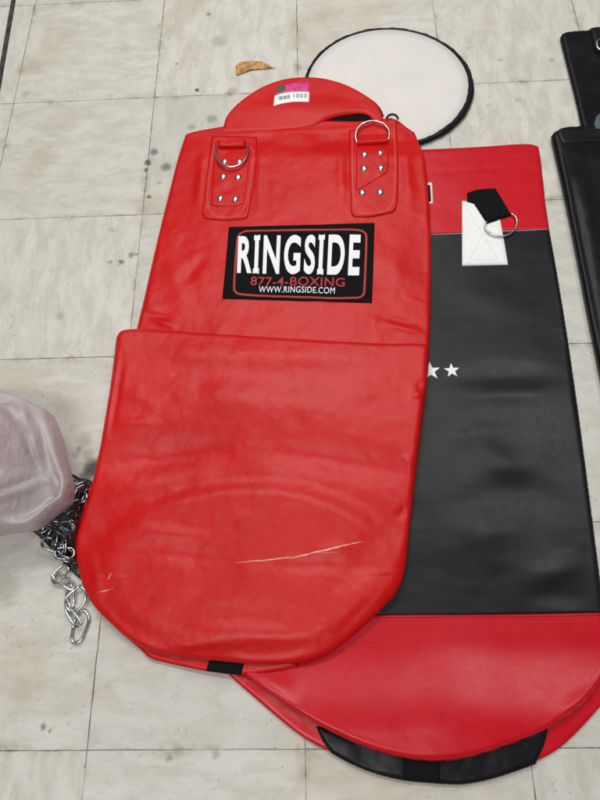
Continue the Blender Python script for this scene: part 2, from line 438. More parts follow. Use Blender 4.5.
# ------------------------------------------------------------------ floor
def make_floor():
    M = Mat('vinyl_tile')
    co = M.co
    wob = M.vmath('ADD', co, M.vmath('SCALE', M.vmath('SUBTRACT', M.noise(20, 2, color=True), (.5, .5, .5)), .0016))
    sx = M.N.new('ShaderNodeSeparateXYZ'); M.link(wob, sx.inputs[0])
    def near(o):
        f = M.math('FRACT', M.math('ADD', M.math('DIVIDE', o, TILE), .5))
        return M.math('MULTIPLY', M.math('ABSOLUTE', M.math('SUBTRACT', f, .5)), TILE)
    dx, dy = near(sx.outputs[0]), near(sx.outputs[1]); d = M.math('MINIMUM', dx, dy)
    # tile identity
    s2 = M.N.new('ShaderNodeSeparateXYZ'); M.link(co, s2.inputs[0])
    ix = M.math('FLOOR', M.math('DIVIDE', s2.outputs[0], TILE)); iy = M.math('FLOOR', M.math('DIVIDE', s2.outputs[1], TILE))
    cx = M.N.new('ShaderNodeCombineXYZ'); M.link(ix, cx.inputs[0]); M.link(iy, cx.inputs[1])
    wn = M.N.new('ShaderNodeTexWhiteNoise'); wn.noise_dimensions = '3D'; M.link(cx.outputs[0], wn.inputs[0])
    tid = wn.outputs['Value']
    shift = M.vmath('ADD', co, M.vmath('SCALE', wn.outputs['Color'], 7.0))
    # cream base with faint veins of the tile's own pattern, running one way per tile
    rot = M.N.new('ShaderNodeVectorRotate'); rot.rotation_type = 'Z_AXIS'; M.link(shift, rot.inputs['Vector'])
    M.link(M.math('MULTIPLY', M.math('ROUND', M.math('MULTIPLY', tid, 2)), 1.5708), rot.inputs['Angle'])
    vein = M.noise(40, 5, .68, co=M.vmath('MULTIPLY', rot.outputs[0], (1, .36, 1)), dist=.4)
    fine = M.noise(170, 4, .7, co=M.vmath('MULTIPLY', rot.outputs[0], (1, .45, 1)))
    col = M.mix(M.ss(vein, .34, .64), (.505, .49, .445), (.61, .597, .555))
    col = M.mix(M.math('MULTIPLY', M.ss(fine, .54, .76), .42), col, (.34, .325, .28))
    col = M.mix(M.math('MULTIPLY', M.ss(tid, 0, 1), .40), col, (.43, .425, .39))
    flecks = M.math('MULTIPLY', M.ss(M.noise(75, 3, .6, co=M.vmath('MULTIPLY', rot.outputs[0], (1, .5, 1)), dist=1.5), .66, .74), .35)
    col = M.mix(flecks, col, (.33, .32, .29))
    # grime: broad brown film, scuffs, grains
    grime = M.ss(M.noise(4.2, 5, .62, dist=.5), .50, .78)
    col = M.mix(M.math('MULTIPLY', grime, .65), col, (.43, .36, .25))
    g2 = M.ss(M.noise(13, 6, .7, dist=1.2), .60, .80)
    col = M.mix(M.math('MULTIPLY', g2, .40), col, (.33, .30, .245))
    scuff = M.ss(M.noise(30, 3, .6, co=M.vmath('MULTIPLY', co, (.35, 1.7, 1)), dist=2.2), .72, .80)
    col = M.mix(M.math('MULTIPLY', scuff, .6), col, (.26, .25, .22))
    sc2 = M.ss(M.noise(40, 3, .6, co=M.vmath('MULTIPLY', shift, (1.8, .4, 1)), dist=2.5), .73, .80)
    col = M.mix(M.math('MULTIPLY', sc2, .5), col, (.28, .26, .23))
    grain = M.math('MULTIPLY', M.math('LESS_THAN', M.voro(120), .13), M.math('GREATER_THAN', M.noise(9, 3), .56))
    col = M.mix(M.math('MULTIPLY', grain, .6), col, (.10, .095, .08))
    # dirt collecting along the joints
    side = M.math('MULTIPLY', M.ss(d, .001, .016, 1, 0), M.ss(M.noise(16, 5, .7), .48, .72))
    col = M.mix(M.math('MULTIPLY', side, .75), col, (.22, .18, .12))
    # spots of trodden-in gum and tar; beside the chain, painted shade of the bag
    noi = M.vmath('SCALE', M.vmath('SUBTRACT', M.noise(140, 5, .75, color=True), (.5, .5, .5)), .017)
    spc = M.vmath('MULTIPLY', M.vmath('ADD', co, noi), (1, 1, 0))
    inv = Matrix.Rotation(-YAW, 2)
    def fl(px, py):
        w = inv @ Vector(at(px, py)); return (w.x-OX, w.y-OY, 0)
    for px, py, r, a, c in [(154, 152, 5, .75, (.09, .10, .10)), (148, 163, 4, .9, (.04, .045, .045)), (166, 167, 6, .75, (.09, .10, .10)),
                            (149, 197, 2.5, .9, (.03, .03, .03)), (159, 183, 2.5, .5, (.12, .12, .12)), (212, 119, 6, .55, (.13, .15, .15)),
                            (192, 127, 5, .5, (.14, .15, .15)), (146, 170, 2.5, .8, (.04, .04, .04)), (142, 210, 7, .35, (.20, .15, .08)),
                            (197, 90, 2.6, .95, (.02, .02, .02)), (232, 91, 6, .4, (.2, .16, .1)), (177, 64, 2, .6, (.08, .08, .07)),
                            (209, 14, 3, .6, (.1, .09, .08)), (218, 41, 9, .4, (.22, .19, .13)), (26, 94, 6, .35, (.24, .19, .12)),
                            (125, 48, 7, .25, (.3, .26, .2)), (42, 160, 16, .22, (.40, .29, .17)), (43, 727, 4, .75, (.10, .10, .09)),
                            (50, 731, 2, .7, (.1, .1, .09)), (169, 758, 4, .55, (.17, .16, .12)), (216, 754, 4, .5, (.16, .15, .12)),
                            (68, 724, 2, .35, (.2, .2, .18)), (85, 766, 2.4, .55, (.1, .09, .08)), (110, 262, 3, .55, (.12, .115, .10)),
                            (121, 262, 3.5, .75, (.08, .08, .07)), (131, 255, 4, .65, (.10, .1, .09)), (136, 255, 2, .7, (.1, .1, .09)),
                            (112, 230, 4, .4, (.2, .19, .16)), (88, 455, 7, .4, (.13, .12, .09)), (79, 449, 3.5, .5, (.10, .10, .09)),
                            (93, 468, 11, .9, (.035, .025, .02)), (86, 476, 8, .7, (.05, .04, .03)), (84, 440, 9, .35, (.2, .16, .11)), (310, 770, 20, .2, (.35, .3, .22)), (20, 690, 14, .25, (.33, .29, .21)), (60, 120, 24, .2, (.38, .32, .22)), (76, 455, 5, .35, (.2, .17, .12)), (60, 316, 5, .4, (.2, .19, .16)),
                            (345, 60, 3, .35, (.2, .2, .18)), (500, 60, 3, .4, (.17, .16, .14)), (518, 100, 4, .3, (.22, .21, .18)),
                            (489, 105, 3, .35, (.2, .19, .16)), (585, 40, 3, .4, (.2, .19, .17)), (468, 48, 3, .3, (.22, .21, .18)),
                            (566, 215, 3, .3, (.2, .19, .17)), (588, 345, 4, .4, (.2, .19, .17)), (552, 60, 3, .45, (.17, .16, .14)),
                            (98, 690, 18, .18, (.42, .34, .22)), (5, 590, 16, .40, (.25, .23, .18)), (10, 480, 20, .3, (.3, .27, .2))]:
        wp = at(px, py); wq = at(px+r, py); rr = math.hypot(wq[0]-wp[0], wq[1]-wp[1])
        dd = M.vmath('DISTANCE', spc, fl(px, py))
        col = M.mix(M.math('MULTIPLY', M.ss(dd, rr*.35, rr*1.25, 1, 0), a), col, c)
    # joints
    jw = M.ss(M.noise(35, 3), .3, .7, .0004, .0011)
    j = M.math('LESS_THAN', d, jw)
    j = M.math('MULTIPLY', j, M.ss(M.noise(5, 4, .6), .25, .58, .30, .85))
    col = M.mix(j, col, (.045, .042, .036))
    rough = M.ss(M.noise(14, 5, .65), .3, .7, .38, .58)
    h = M.math('SUBTRACT', M.math('MULTIPLY', M.noise(7, 3), .9), M.math('MULTIPLY', j, .25))
    nrm = M.bump(h, .18, .006)
    nrm = M.bump(M.noise(260, 3), .06, .0006, nrm)
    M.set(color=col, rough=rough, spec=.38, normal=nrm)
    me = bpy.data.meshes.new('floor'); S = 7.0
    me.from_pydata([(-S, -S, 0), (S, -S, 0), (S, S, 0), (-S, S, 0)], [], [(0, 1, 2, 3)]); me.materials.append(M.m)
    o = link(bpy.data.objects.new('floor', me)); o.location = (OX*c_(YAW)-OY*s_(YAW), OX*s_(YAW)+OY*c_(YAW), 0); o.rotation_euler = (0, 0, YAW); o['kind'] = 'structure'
    return o
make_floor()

# dark expansion joint running along the tiles at the far left
def joint_strip():
    a = np.array(at(13.5, 0)); b = np.array(at(0, 78)); d = (b-a)/np.linalg.norm(b-a); n = np.array([-d[1], d[0]])
    a2 = a-d*1.5; b2 = b+d*2.0; w = .0058
    gs = []
    for s in range(1):
        q = [a2-n*w, b2-n*w, b2+n*w, a2+n*w]; q2 = [a2-n*w*.7, b2-n*w*.7, b2+n*w*.7, a2+n*w*.7]
        V = [(p[0], p[1], .0) for p in q]+[(p[0], p[1], .0022) for p in q2]
        Fc = [(4, 5, 6, 7), (0, 1, 5, 4), (1, 2, 6, 5), (2, 3, 7, 6), (3, 0, 4, 7)]
    o = mesh_obj('floor_joint', V, Fc, simple('joint_rubber', (.035, .034, .030), .6, nscale=40, namt=.4), None, smooth=False)
    o['kind'] = 'structure'
joint_strip()

# ------------------------------------------------------------------ striped bag (red collar, black body, red base)
sb = thing('punching_bag_cover', (*at(470, 420), 0), 'red and black heavy bag cover with white stars, lying under the all red one', 'punching bag', 'empty heavy bag covers laid on the floor')
zS = .006
eL = lambda y: 262-(y-150)*.065
# pixel polylines
C_top = [(262, 158), (340, 155), (420, 151), (480, 148), (528, 144), (538, 147)]
C_bot = [(eL(240), 240), (430, 236.5), (490, 233), (549, 231)]
C_l = [(262, 158), (eL(200), 200), (eL(240), 240)]
C_r = [(538, 147), (541, 165), (545, 205), (549, 231)]
B_bot = [(eL(617), 617), (400, 615), (500, 615), (604, 613)]
B_l = [(eL(240), 240), (eL(430), 430), (eL(617), 617)]
B_r = [(549, 231), (556, 270), (566, 330), (575, 392), (579, 420), (588, 490), (597, 560), (604, 613)]
R_bot = [(240, 672), (258, 685), (288, 706), (321, 727), (366, 748), (410, 759.5), (442, 761), (473, 756.5), (524, 738.5), (549, 727), (585, 703), (611, 668)]
R_l = [(eL(617), 617), (234, 645), (240, 672)]
R_r = [(604, 613), (608, 630), (612, 650), (611, 668)]
SC = sides(C_top, C_bot, C_l, C_r, zS); SB = sides(C_bot, B_bot, B_l, B_r, zS); SR = sides(B_bot, R_bot, R_l, R_r, .014)
SRt = sides(B_bot, R_bot, R_l, R_r, zS)
SR = (SRt[0], SR[1], SR[2], SR[3])
# stitch the red panel's side ends to the seam
SR = (SR[0], SR[1], [SR[0][0]]+SR[2][3:], [SR[0][-1]]+SR[3][3:])
OS = np.concatenate([resample(SC[0], 300), resample(SC[3], 200), resample(SB[3], 400), resample(SR[3], 120), resample(SR[1], 400)[::-1], resample(SR[2], 120)[::-1], resample(SB[2], 400)[::-1], resample(SC[2], 200)[::-1]])
yseam = at(430, 615)[1]
def stripe_T(x, y):
    px, py = proj(x, y, .008)
    return .011+.017*sstep((py-640)/90)
def stripe_rel(x, y):
    z = .0030*fbm(x, y, 6, 3, 2)
    z += .0006*fbm(x*.6+y*.4, y*1.6, 22, 9, 2)*sstep((yseam-y)/-.02+1)
    for a, b, w, am in [((432, 398), (575, 385), .016, .0034), ((432, 378), (570, 372), .016, -.0026), ((440, 290), (545, 300), .03, .0022),
                        ((430, 480), (560, 455), .02, .0030), ((490, 470), (600, 520), .02, -.002), ((430, 540), (540, 520), .025, .003),
                        ((470, 430), (530, 490), .018, .0022), ((470, 500), (500, 580), .02, .0018), ((520, 590), (600, 600), .012, -.0022),
                        ((520, 585), (590, 560), .013, .0025), ((437, 440), (520, 425), .014, -.002),
                        ((430, 170), (535, 163), .005, -.0012),
                        ((548, 725), (606, 690), .012, .004), ((300, 700), (250, 670), .014, -.003), ((400, 690), (520, 680), .05, .004)]:
        z = z+crease(x, y, a, b, w*1.25, am*1.0)
    z += .0014*(1-sstep(np.abs(proj(x, y, .01)[1]-616)/6))*0
    return z
sh_s = Sheet(OS, 0.0005, stripe_T, .009, stripe_rel)
o1, g1 = sh_s.mesh('collar', coons(SC, 150, 50), RED2, sb, lift=.0009)
o2, g2 = sh_s.mesh('body_panel', coons(SB, 150, 170), BLACK, sb)
o3, g3 = sh_s.mesh('base_panel', coons(SR, 190, 80), RED2, sb, lift=.0011)
bvS = bvh_of(g1, g2, g3)
# back layer, black base band and its webbing loop, seen below the front layer's lip
zb = .004
BK = sides([(226, 668), (330, 700), (440, 735), (540, 715), (613, 662)], [(228, 674), (262, 704), (300, 736), (330, 752), (380, 770), (440, 778), (500, 774), (548, 757), (575, 735), (614, 690)],
           [(226, 668), (228, 674)], [(613, 662), (614, 690)], zb)
Sheet(outline(BK), 0.0003, .007, .006, lambda x, y: .0015*fbm(x, y, 25, 5)).mesh('back_layer', coons(BK, 120, 24), RED2, sb)
BB = sides([(316, 726), (360, 738), (410, 750), (440, 752), (480, 748), (530, 732), (549, 722)], [(331, 753), (350, 764), (375, 774), (403, 781), (440, 784), (466, 785), (500, 777), (536, 764)],
           [(316, 726), (322, 741), (331, 753)], [(549, 722), (546, 742), (536, 764)], .008)
band_sheet = Sheet(outline(BB), 0.001, .012, .008, lambda x, y: .0016*fbm(x, y, 30, 8))
_, gB = band_sheet.mesh('base_band', coons(BB, 90, 24), BLACK2, sb)
bvB = bvh_of(gB)
patch('webbing_loop', bvB, ([(403, 756), (440, 757)], [(403, 781.5), (440, 784)], [(403, 756), (403, 781.5)], [(440, 757), (440, 784)]), WEB, sb, t=.002, nu=14, nv=14)
# stitching on the striped bag
wp_ = [tuple(hit(bvS, x, y)[:2]) for x, y in chaikin([(250, 617.6), (420, 616.8), (520, 616.4), (601, 614.8)], 2)]
tube('seam_welt', [(x, y, zon(bvS, x, y)+.0003) for x, y in resample(wp_, 60)], .0013, RED2, sb, n=6)
stitching('seam_stitching', bvS, [([(250, 619.5), (420, 619), (603, 617)], 1), ([(250, 624), (420, 623.5), (604, 621)], 1)], THREADR, sb, up=.0003)
stitching('collar_stitching', bvS, [([(300, 239), (430, 235), (490, 231.8), (548, 229.6)], 1)], THREADW, sb, up=.0002, r=.0007, step=.0042, length=.004)
stitching('hem_stitching', bvS, [([(300, 163), (420, 159), (480, 156), (538, 154)], 1)], THREADR, sb)
# white patch, cross stitching, folded webbing with its ring
op, gp = patch('strap_patch', bvS, ([(462, 201), (497, 204)], [(462, 266), (508, 265)], [(462, 201), (462, 266)], [(497, 204), (503, 235), (508, 265)]), WHITE, sb, t=.002)
bvP = bvh_of(gp, g1, g2)
stitching('stitching', bvP, [([(465, 204.5), (465, 263), (505, 262), (500, 235), (495, 207), (465, 205)], 0), ([(467, 208), (498, 260)], 0), ([(494, 210), (470, 260)], 0), ([(470, 260), (498, 260)], 0)], THREADG, op, r=.0003)
ow, gw = patch('webbing_strap', bvP, ([(467, 193.5), (478, 190), (495, 189)], [(487, 224), (511, 216)], [(467, 193.5), (474, 204), (487, 224)], [(495, 189), (503, 202), (511, 216)]), WEB, sb, t=.006, r=.006)
patch('strap_tail', bvP, ([(467, 194), (480, 191)], [(467, 202), (482, 206)], [(467, 194), (467, 202)], [(480, 191), (482, 206)]), WEB, ow, t=.0025)
def ring_pts(px, bvh, zs):
    h = [hit(bvh, x, y) for x, y in px]
    A = np.array([(p.x, p.y, 1) for p in h]); fit = np.linalg.lstsq(A, np.array([p.z for p in h]), rcond=None)[0]
    out = []
    for (x, y), p, dz in zip(px, h, zs):
        z = float(fit@np.array([p.x, p.y, 1]))+dz; q = at(x, y, z); out.append((q[0], q[1], z))
    return out
dr = chaikin([(487, 221), (484.5, 225), (487, 231), (493, 235), (501, 236.5), (509, 235), (515, 230), (517.5, 223), (515.5, 216), (511, 213.5)], 2)
bvW = bvh_of(g1, g2, gp)
dr = [tuple(p) for p in resample(dr, 48)]
tube('d_ring', ring_pts(dr, bvW, [.0045]*48), .0018, STEEL, ow, n=10)
# stars and woven tag
def star(cx, cy, r, ang=0):
    P = []
    for i in range(10):
        a = math.radians(90+36*i+ang); rr = r if i % 2 == 0 else r*.40
        w = at(cx, cy, .012); k = math.dist(at(cx+1, cy, .012), w)
        P.append((w[0]+math.cos(a)*rr*k, w[1]+math.sin(a)*rr*k))
    c = at(cx, cy, .012)
    out = []
    for i in range(10):                         # kite pieces so that the print follows the surface
        out.append([c, P[i], P[(i+1) % 10]])
    return out
for cx, cy, r, lab in ((408, 373, 8, None), (430.5, 371, 10.2, None), (451.8, 370.3, 8.2, None)):
    v, f = flat_geo_on(bvS, star(cx, cy, r, -4), .0004, .0002)
    mesh_obj('star', v, f, LETW, sb, smooth=False)
otag, gt = patch('woven_tag', bvS, quad((398, 185), (432, 182.5), (433, 203.5), (399, 206)), simple('tag_white', (.75, .75, .75), .7), sb, t=.0012, nu=12, nv=12)
bvT = bvh_of(gt)
patch('tag_field', bvT, quad((401, 187), (430, 185), (431, 201.5), (402, 204)), CLOTH, otag, t=.0006, nu=10, nv=10, off=.0003)
patch('tag_mark', bvT, quad((405, 190), (427.6, 188), (428.4, 199), (406, 201)), simple('tag_red', (.5, .02, .03), .7), otag, t=.0009, nu=8, nv=8, off=.0004)

# ------------------------------------------------------------------ red bag
def lift(x, y):
    px, py = proj(x, y, .01)
    return .0135*sstep((px-(262-(py-150)*.065)+130)/260)*sstep((py-140)/25)
rb = thing('punching_bag_cover', (*at(270, 420), 0), 'all red leather heavy bag cover folded in the middle, with black name label', 'punching bag', 'empty heavy bag covers laid on the floor')
zR = .018
U_top = [(185, 132), (196, 128.5), (222, 124), (250, 120.5), (275, 118.5), (300, 118), (335, 118.5), (365, 119), (384, 116), (392, 115.5), (399, 118), (407, 125), (415, 130)]
U_bot = [(122, 400), (250, 405), (380, 405), (424, 400)]
U_l = [(185, 132), (179, 150), (172, 177), (161, 220), (151, 262), (143, 298), (135, 330), (122, 400)]
U_r = [(415, 130), (421, 145), (425.5, 168), (429, 205), (430.5, 250), (430, 300), (429, 345), (424, 400)]
SU = sides(U_top, U_bot, U_l, U_r, zR); OU = outline(SU)
def up_rel(x, y):
    z = .0034*fbm(x, y, 8, 21, 3)+.0010*fbm(x, y, 40, 4, 3)
    for a, b, w, am in [((205, 140), (197, 215), .010, .0030), ((340, 140), (342, 215), .010, .0028), ((404, 140), (410, 220), .010, .0030), ((262, 140), (258, 215), .009, .0026),
                        ((270, 135), (330, 140), .02, .0030), ((150, 318), (180, 328), .006, .0035), ((140, 312), (175, 318), .006, -.0025),
                        ((380, 326), (429, 338), .006, .0026), ((365, 316), (429, 329), .006, -.0020), ((402, 300), (429, 308), .005, .0014), ((140, 290), (160, 320), .012, .002),
                        ((360, 240), (415, 300), .02, .003), ((400, 230), (395, 320), .02, .0026), ((165, 245), (190, 320), .02, .0028), ((175, 290), (205, 255), .012, -.002),
                        ((190, 135), (400, 124), .006, .0012)]:
        z = z+crease(x, y, a, b, w, am*1.0)
    return z
sh_u = Sheet(OU, lambda x, y: lift(x, y)+.001, .015, .009, up_rel)
def wear_u(x, y):  # pale mask: slight rubbing, plus painted sheen at the right and near the mouth
    px, py = proj(x, y, .018)
    return np.clip(.22*sstep((px-340)/60)*sstep((py-220)/60)+.25*np.exp(-((px-300)/30)**2-((py-140)/30)**2)+.12, 0, 1)
_, gU = sh_u.mesh('upper_panel', coons(SU, 210, 210), RED, rb, wear=wear_u)

zL = .030
L_top = [(115.5, 338), (119, 331), (128, 328.5), (145, 328.5), (175, 331), (220, 335), (280, 340), (340, 344.5), (385, 347), (410, 346.5), (424, 347), (428.5, 353)]
L_bot = [(110, 625), (126, 640), (145, 650), (165, 656), (205, 660), (245, 664), (285, 665), (318, 659.5), (345, 643), (372, 619), (393, 597)]
L_l = [(115.5, 338), (114, 352), (110, 385), (104, 420), (97, 458), (89, 490), (78, 517), (71, 538), (73, 560), (80, 588), (92, 608), (110, 625)]
L_r = [(428.5, 353), (426.5, 385), (422, 420), (416, 470), (411, 515), (408, 545), (406, 566), (402, 583), (393, 597)]
SL = sides(L_top, L_bot, L_l, L_r, zL); OL = outline(SL)
def low_T(x, y):
    px, py = proj(x, y, .03)
    return .038-.015*sstep((py-400)/170)
def low_rel(x, y):
    px, py = proj(x, y, .04)
    z = .0036*fbm(x, y, 7, 31, 3)+.0010*fbm(x, y, 38, 14, 3)
    # the round base inside pressing through: a raised ellipse with a soft rim
    e = np.hypot((px-246)/150, (py-568)/82)
    z += .0085*(1-sstep((e-.84)/.30))+.0018*np.exp(-((e-.93)/.09)**2)*(py < 575)
    for a, b, w, am in [((120, 548), (245, 562), .012, -.0020), ((245, 562), (405, 568), .012, -.0026), ((130, 528), (215, 540), .010, .0025), ((300, 560), (360, 543), .008, .0012),
                        ((85, 462), (250, 448), .026, -.0100), ((110, 425), (170, 424), .012, .0030), ((120, 395), (160, 402), .012, .0020),
                        ((250, 448), (425, 476), .024, -.0080), ((415, 395), (428, 380), .007, -.004), ((408, 400), (424, 398), .006, .003), ((402, 455), (416, 480), .008, .003),
                        ((395, 520), (412, 505), .007, -.003), ((200, 385), (260, 410), .03, .0032), ((330, 390), (400, 400), .02, .0024), ((290, 400), (300, 440), .02, -.002),
                        ((150, 648), (230, 642), .008, .0028), ((330, 640), (385, 590), .012, -.003), ((85, 540), (100, 600), .010, .003),
                        ((125, 350), (110, 440), .006, -.0022), ((110, 352), (430, 366), .022, .0046), ((160, 400), (380, 415), .03, .0045), ((95, 500), (180, 478), .02, .0035), ((330, 600), (400, 520), .022, -.004), ((180, 630), (320, 635), .014, .004)]:
        z = z+crease(x, y, a, b, w, am*1.0, .035)
    return z
def low_base(x, y): return lift(x, y)+.001
sh_l = Sheet(OL, low_base, low_T, .012, low_rel)
def wear_l(x, y):  # pale mask: scuffs, plus painted sheen below the fold and over the base
    px, py = proj(x, y, .035)
    e = np.hypot((px-246)/160, (py-568)/88)
    g = lambda cx, cy, sx, sy: np.exp(-((px-cx)/sx)**2-((py-cy)/sy)**2)
    return np.clip(.16+.30*(1-sstep((e-.75)/.3))+.30*g(290, 405, 110, 45)+.25*g(190, 375, 40, 30)+.28*g(140, 535, 40, 25)+.2*g(250, 490, 90, 12)+.2*g(380, 420, 30, 60), 0, 1)
rloc = Vector(rb.location)
def rl(px, py, z): p = at(px, py, z); return (p[0]-rloc.x, p[1]-rloc.y, z)
PALE = (.66, .42, .30)
def surf_pt(px, py): p = hit(bvLtmp, px, py); return tuple(p-rloc)
# build once to find the surface, then make the scratched material on it
P_L = coons(SL, 230, 230)
wl_ = resample([at(x+2.8, y, .015) for x, y in chaikin(L_l[2:8], 2)], 90)
tube('side_welt', [(x, y, .015+.0012*math.sin(i*.31)) for i, (x, y) in enumerate(wl_)], .0026, RED, rb, n=8)
oL, gL = sh_l.mesh('folded_panel', P_L, None, rb, wear=wear_l)
bvLtmp = bvh_of(gL)
SCR = [(surf_pt(234, 563), surf_pt(308, 555.5), .0010, .7, (.70, .42, .25)), (surf_pt(290, 558.5), surf_pt(364, 541), .0011, .75, (.78, .58, .46)), (surf_pt(97, 592), surf_pt(114, 588), .0010, .4, (.75, .45, .42)),
       (surf_pt(107, 580), surf_pt(112, 572), .0014, .4, (.75, .35, .35)),
       (surf_pt(310, 552), surf_pt(340, 553), .0006, .35, (.75, .35, .35))]
RED_S = leather('red_leather_scratched', (.50, .0042, .0048), (.55, .0055, .0062), .36, .12, .29, fold=.12, wear=((.62, .13, .13), .14), scratches=SCR)
oL.data.materials.append(RED_S)

# back layer showing below the folded half, with its black webbing
BKr = sides([(120, 632), (160, 640), (240, 655), (290, 655)], [(143, 652), (150, 659), (175, 665), (207, 671.5), (240, 675.5), (262, 674), (300, 667)], [(120, 632), (143, 652)], [(290, 655), (300, 667)], .008)
_, gBr = Sheet(outline(BKr), lambda x, y: lift(x, y)*.9+.0004, .010, .007, lambda x, y: .0018*fbm(x, y, 25, 6)).mesh('back_layer', coons(BKr, 90, 24), RED, rb)
patch('webbing_loop', bvh_of(gBr), ([(211, 655), (245, 660)], [(206, 671), (241, 675.3)], [(211, 655), (206, 671)], [(245, 660), (241, 675.3)]), WEB, rb, t=.002, nu=14, nv=12)

# inner flap standing out of the mouth, with the price sticker
FL = sides([(226, 121), (232, 112), (243, 102), (256, 93), (270, 86), (285, 81.5), (303, 79.5), (322, 80.5), (340, 85), (356, 92), (370, 101), (378, 107), (382, 117)], [(222, 135), (290, 133), (312, 130), (328, 121.5), (340, 118.2), (352, 116.4), (362, 115.6), (368, 117.5), (374, 123), (384, 130)],
           [(226, 121), (222, 135)], [(382, 117), (384, 130)], .008)
def flap_rel(x, y):
    px, py = proj(x, y, .01)
    return .0015*fbm(x, y, 16, 12)+.004*np.exp(-((py-112)/10)**2)*np.exp(-((px-300)/60)**2)
of, gF = Sheet(outline(FL), lambda x, y: .0092+0*x, .0075, .006, flap_rel).mesh('mouth_flap', coons(FL, 130, 50), RED, rb, wear=lambda x, y: 0*x+.1)
bvF = bvh_of(gF)
ML = sides([(240, 110), (300, 100), (372, 108)], [(240, 134), (376, 130)], [(240, 110), (240, 134)], [(372, 108), (376, 130)], .002)
Sheet(outline(ML), .0098, .0012, .003).mesh('mouth_lining', coons(ML, 40, 16), simple('dark_lining', (.006, .005, .005), .9, spec=.1), rb)  # black sheet standing in for the deep shade in the mouth slit
tr = chaikin([(338, 83.5), (356, 91), (370, 100), (379, 107), (383, 116)], 2)
tube('zip_tape', [(*at(x, y, .014), .014) for x, y in tr], [.0016+.0010*math.sin(i*1.7)**2 for i in range(len(tr))], BLACK2, of, n=6)
ost, gst = patch('price_sticker', bvF, ([(274.5, 96), (285, 92.5), (297, 91.5), (309.5, 92)], [(273.5, 106), (284, 103), (296, 101.6), (309, 102)], [(274.5, 96), (273.5, 106)], [(309.5, 92), (309, 102)]), simple('sticker_white', (.84, .84, .82), .5), of, t=.0004, off=.0005, nu=16, nv=8, r=.001)
_, gmg = patch('sticker_header', bvF, ([(277, 87), (290, 83), (303, 81.8), (310.5, 82.5)], [(274.5, 96), (285, 92.5), (297, 91.5), (309.5, 92)], [(277, 87), (274.5, 96)], [(310.5, 82.5), (309.5, 92)]), simple('sticker_magenta', (.58, .025, .19), .5, nscale=200, namt=.3), of, t=.0004, off=.0005, nu=16, nv=8, r=.001)
patch('sticker_emblem', bvh_of(gmg), ([(277.5, 87.5), (283.5, 84.6)], [(279, 92.6), (283, 91.6)], [(277.5, 87.5), (275.6, 91), (279, 92.6)], [(283.5, 84.6), (286, 87.5), (283, 91.6)]), simple('sticker_green', (.035, .10, .022), .6), of, t=.0003, off=.0004, nu=8, nv=8, r=.001)
bvSt = bvh_of(gst)
INK = simple('ink', (.015, .015, .03), .6)
bars = []
for i in range(9):
    x = 278+1.35*i; y = 98.4-.22*i; w = .45+.25*((i*7) % 3)
    p = [tuple(hit(bvSt, X, Y)[:2]) for X, Y in ((x, y-1.7), (x, y+2.0), (x+w, y+1.9), (x+w, y-1.8))]; bars.append(p)
v, f = flat_geo_on(bvSt, bars, .0002, .0002); mesh_obj('barcode', v, f, INK, ost, smooth=False)
text_on('price_digits', bvSt, '1003', ((293.5, 93.8), (306.5, 94.0), (306.3, 97.8), (293.3, 97.8)), INK, ost, .0003, .01, cell=.02, spacing=1.3)

# strap patches
bvU = bvh_of(gU)
def hexrivet(r=.0060, h=.0032):
    V = []; Fc = []; prof = [(1.18, -.0008), (1.18, .0002), (1.0, .0006), (.92, .55*h), (.62, .88*h), (.3, h)]; n = 20
    for (k, z) in prof:
        for i in range(n): a = 2*math.pi*i/n; V.append((math.cos(a)*r*k, math.sin(a)*r*k, z))
    V.append((0, 0, h*1.02))
    for j in range(len(prof)-1):
        for i in range(n): i2 = (i+1) % n; Fc.append((j*n+i, j*n+i2, (j+1)*n+i2, (j+1)*n+i))
    b = (len(prof)-1)*n
    for i in range(n): Fc.append((b+i, b+(i+1) % n, len(V)-1))
    return V, Fc
rme = bpy.data.meshes.new('rivet'); rv = hexrivet(); rme.from_pydata(rv[0], [], rv[1]); rme.materials.append(RIVET)
rme.polygons.foreach_set('use_smooth', [True]*len(rme.polygons))

def strap(px_patch, px_tab, st, rivets, ring, zs, bar, tabfold):
    oP, gP = patch('hanger_patch', bvU, px_patch, RED, rb, t=.0030, r=.004, nu=40, nv=50, relief=lambda x, y: .0008*fbm(x, y, 60, 3))
    b2 = bvh_of(gP, gU)
    oT, gT = patch('strap_tab', b2, px_tab, RED, oP, t=.0013, r=.003, nu=30, nv=40, relief=lambda x, y: .0007*fbm(x, y, 70, 8))
    b3 = bvh_of(gT, gP, gU)
    stitching('stitching', b2, [(st, 1)], THREAD, oP, step=.0040, length=.0034, r=.00050)
    off = root_of(oP)
    for (x, y) in rivets:
        p = hit(b3, x, y); o = link(bpy.data.objects.new('rivet', rme)); o.parent = oP; o.location = p-off
        q = Vector((p.x+.004, p.y, 0)); w = Vector((p.x, p.y+.004, 0))
        n = Vector((p.z-zon(b3, q.x, q.y), p.z-zon(b3, w.x, w.y), .004)).normalized()
        o.rotation_euler = Vector((0, 0, 1)).rotation_difference(n).to_euler()
    pts = [tuple(p) for p in resample(chaikin(ring, 3), 60)]; Z = np.interp(np.linspace(0, 1, len(pts)), np.linspace(0, 1, len(zs)), zs)
    tube('d_ring', ring_pts(pts, b3, Z), .0021, STEEL, oP, n=10)
    patch('ring_loop', b3, bar, RED, oP, t=.0085, r=.006, nu=24, nv=16)
    return oP
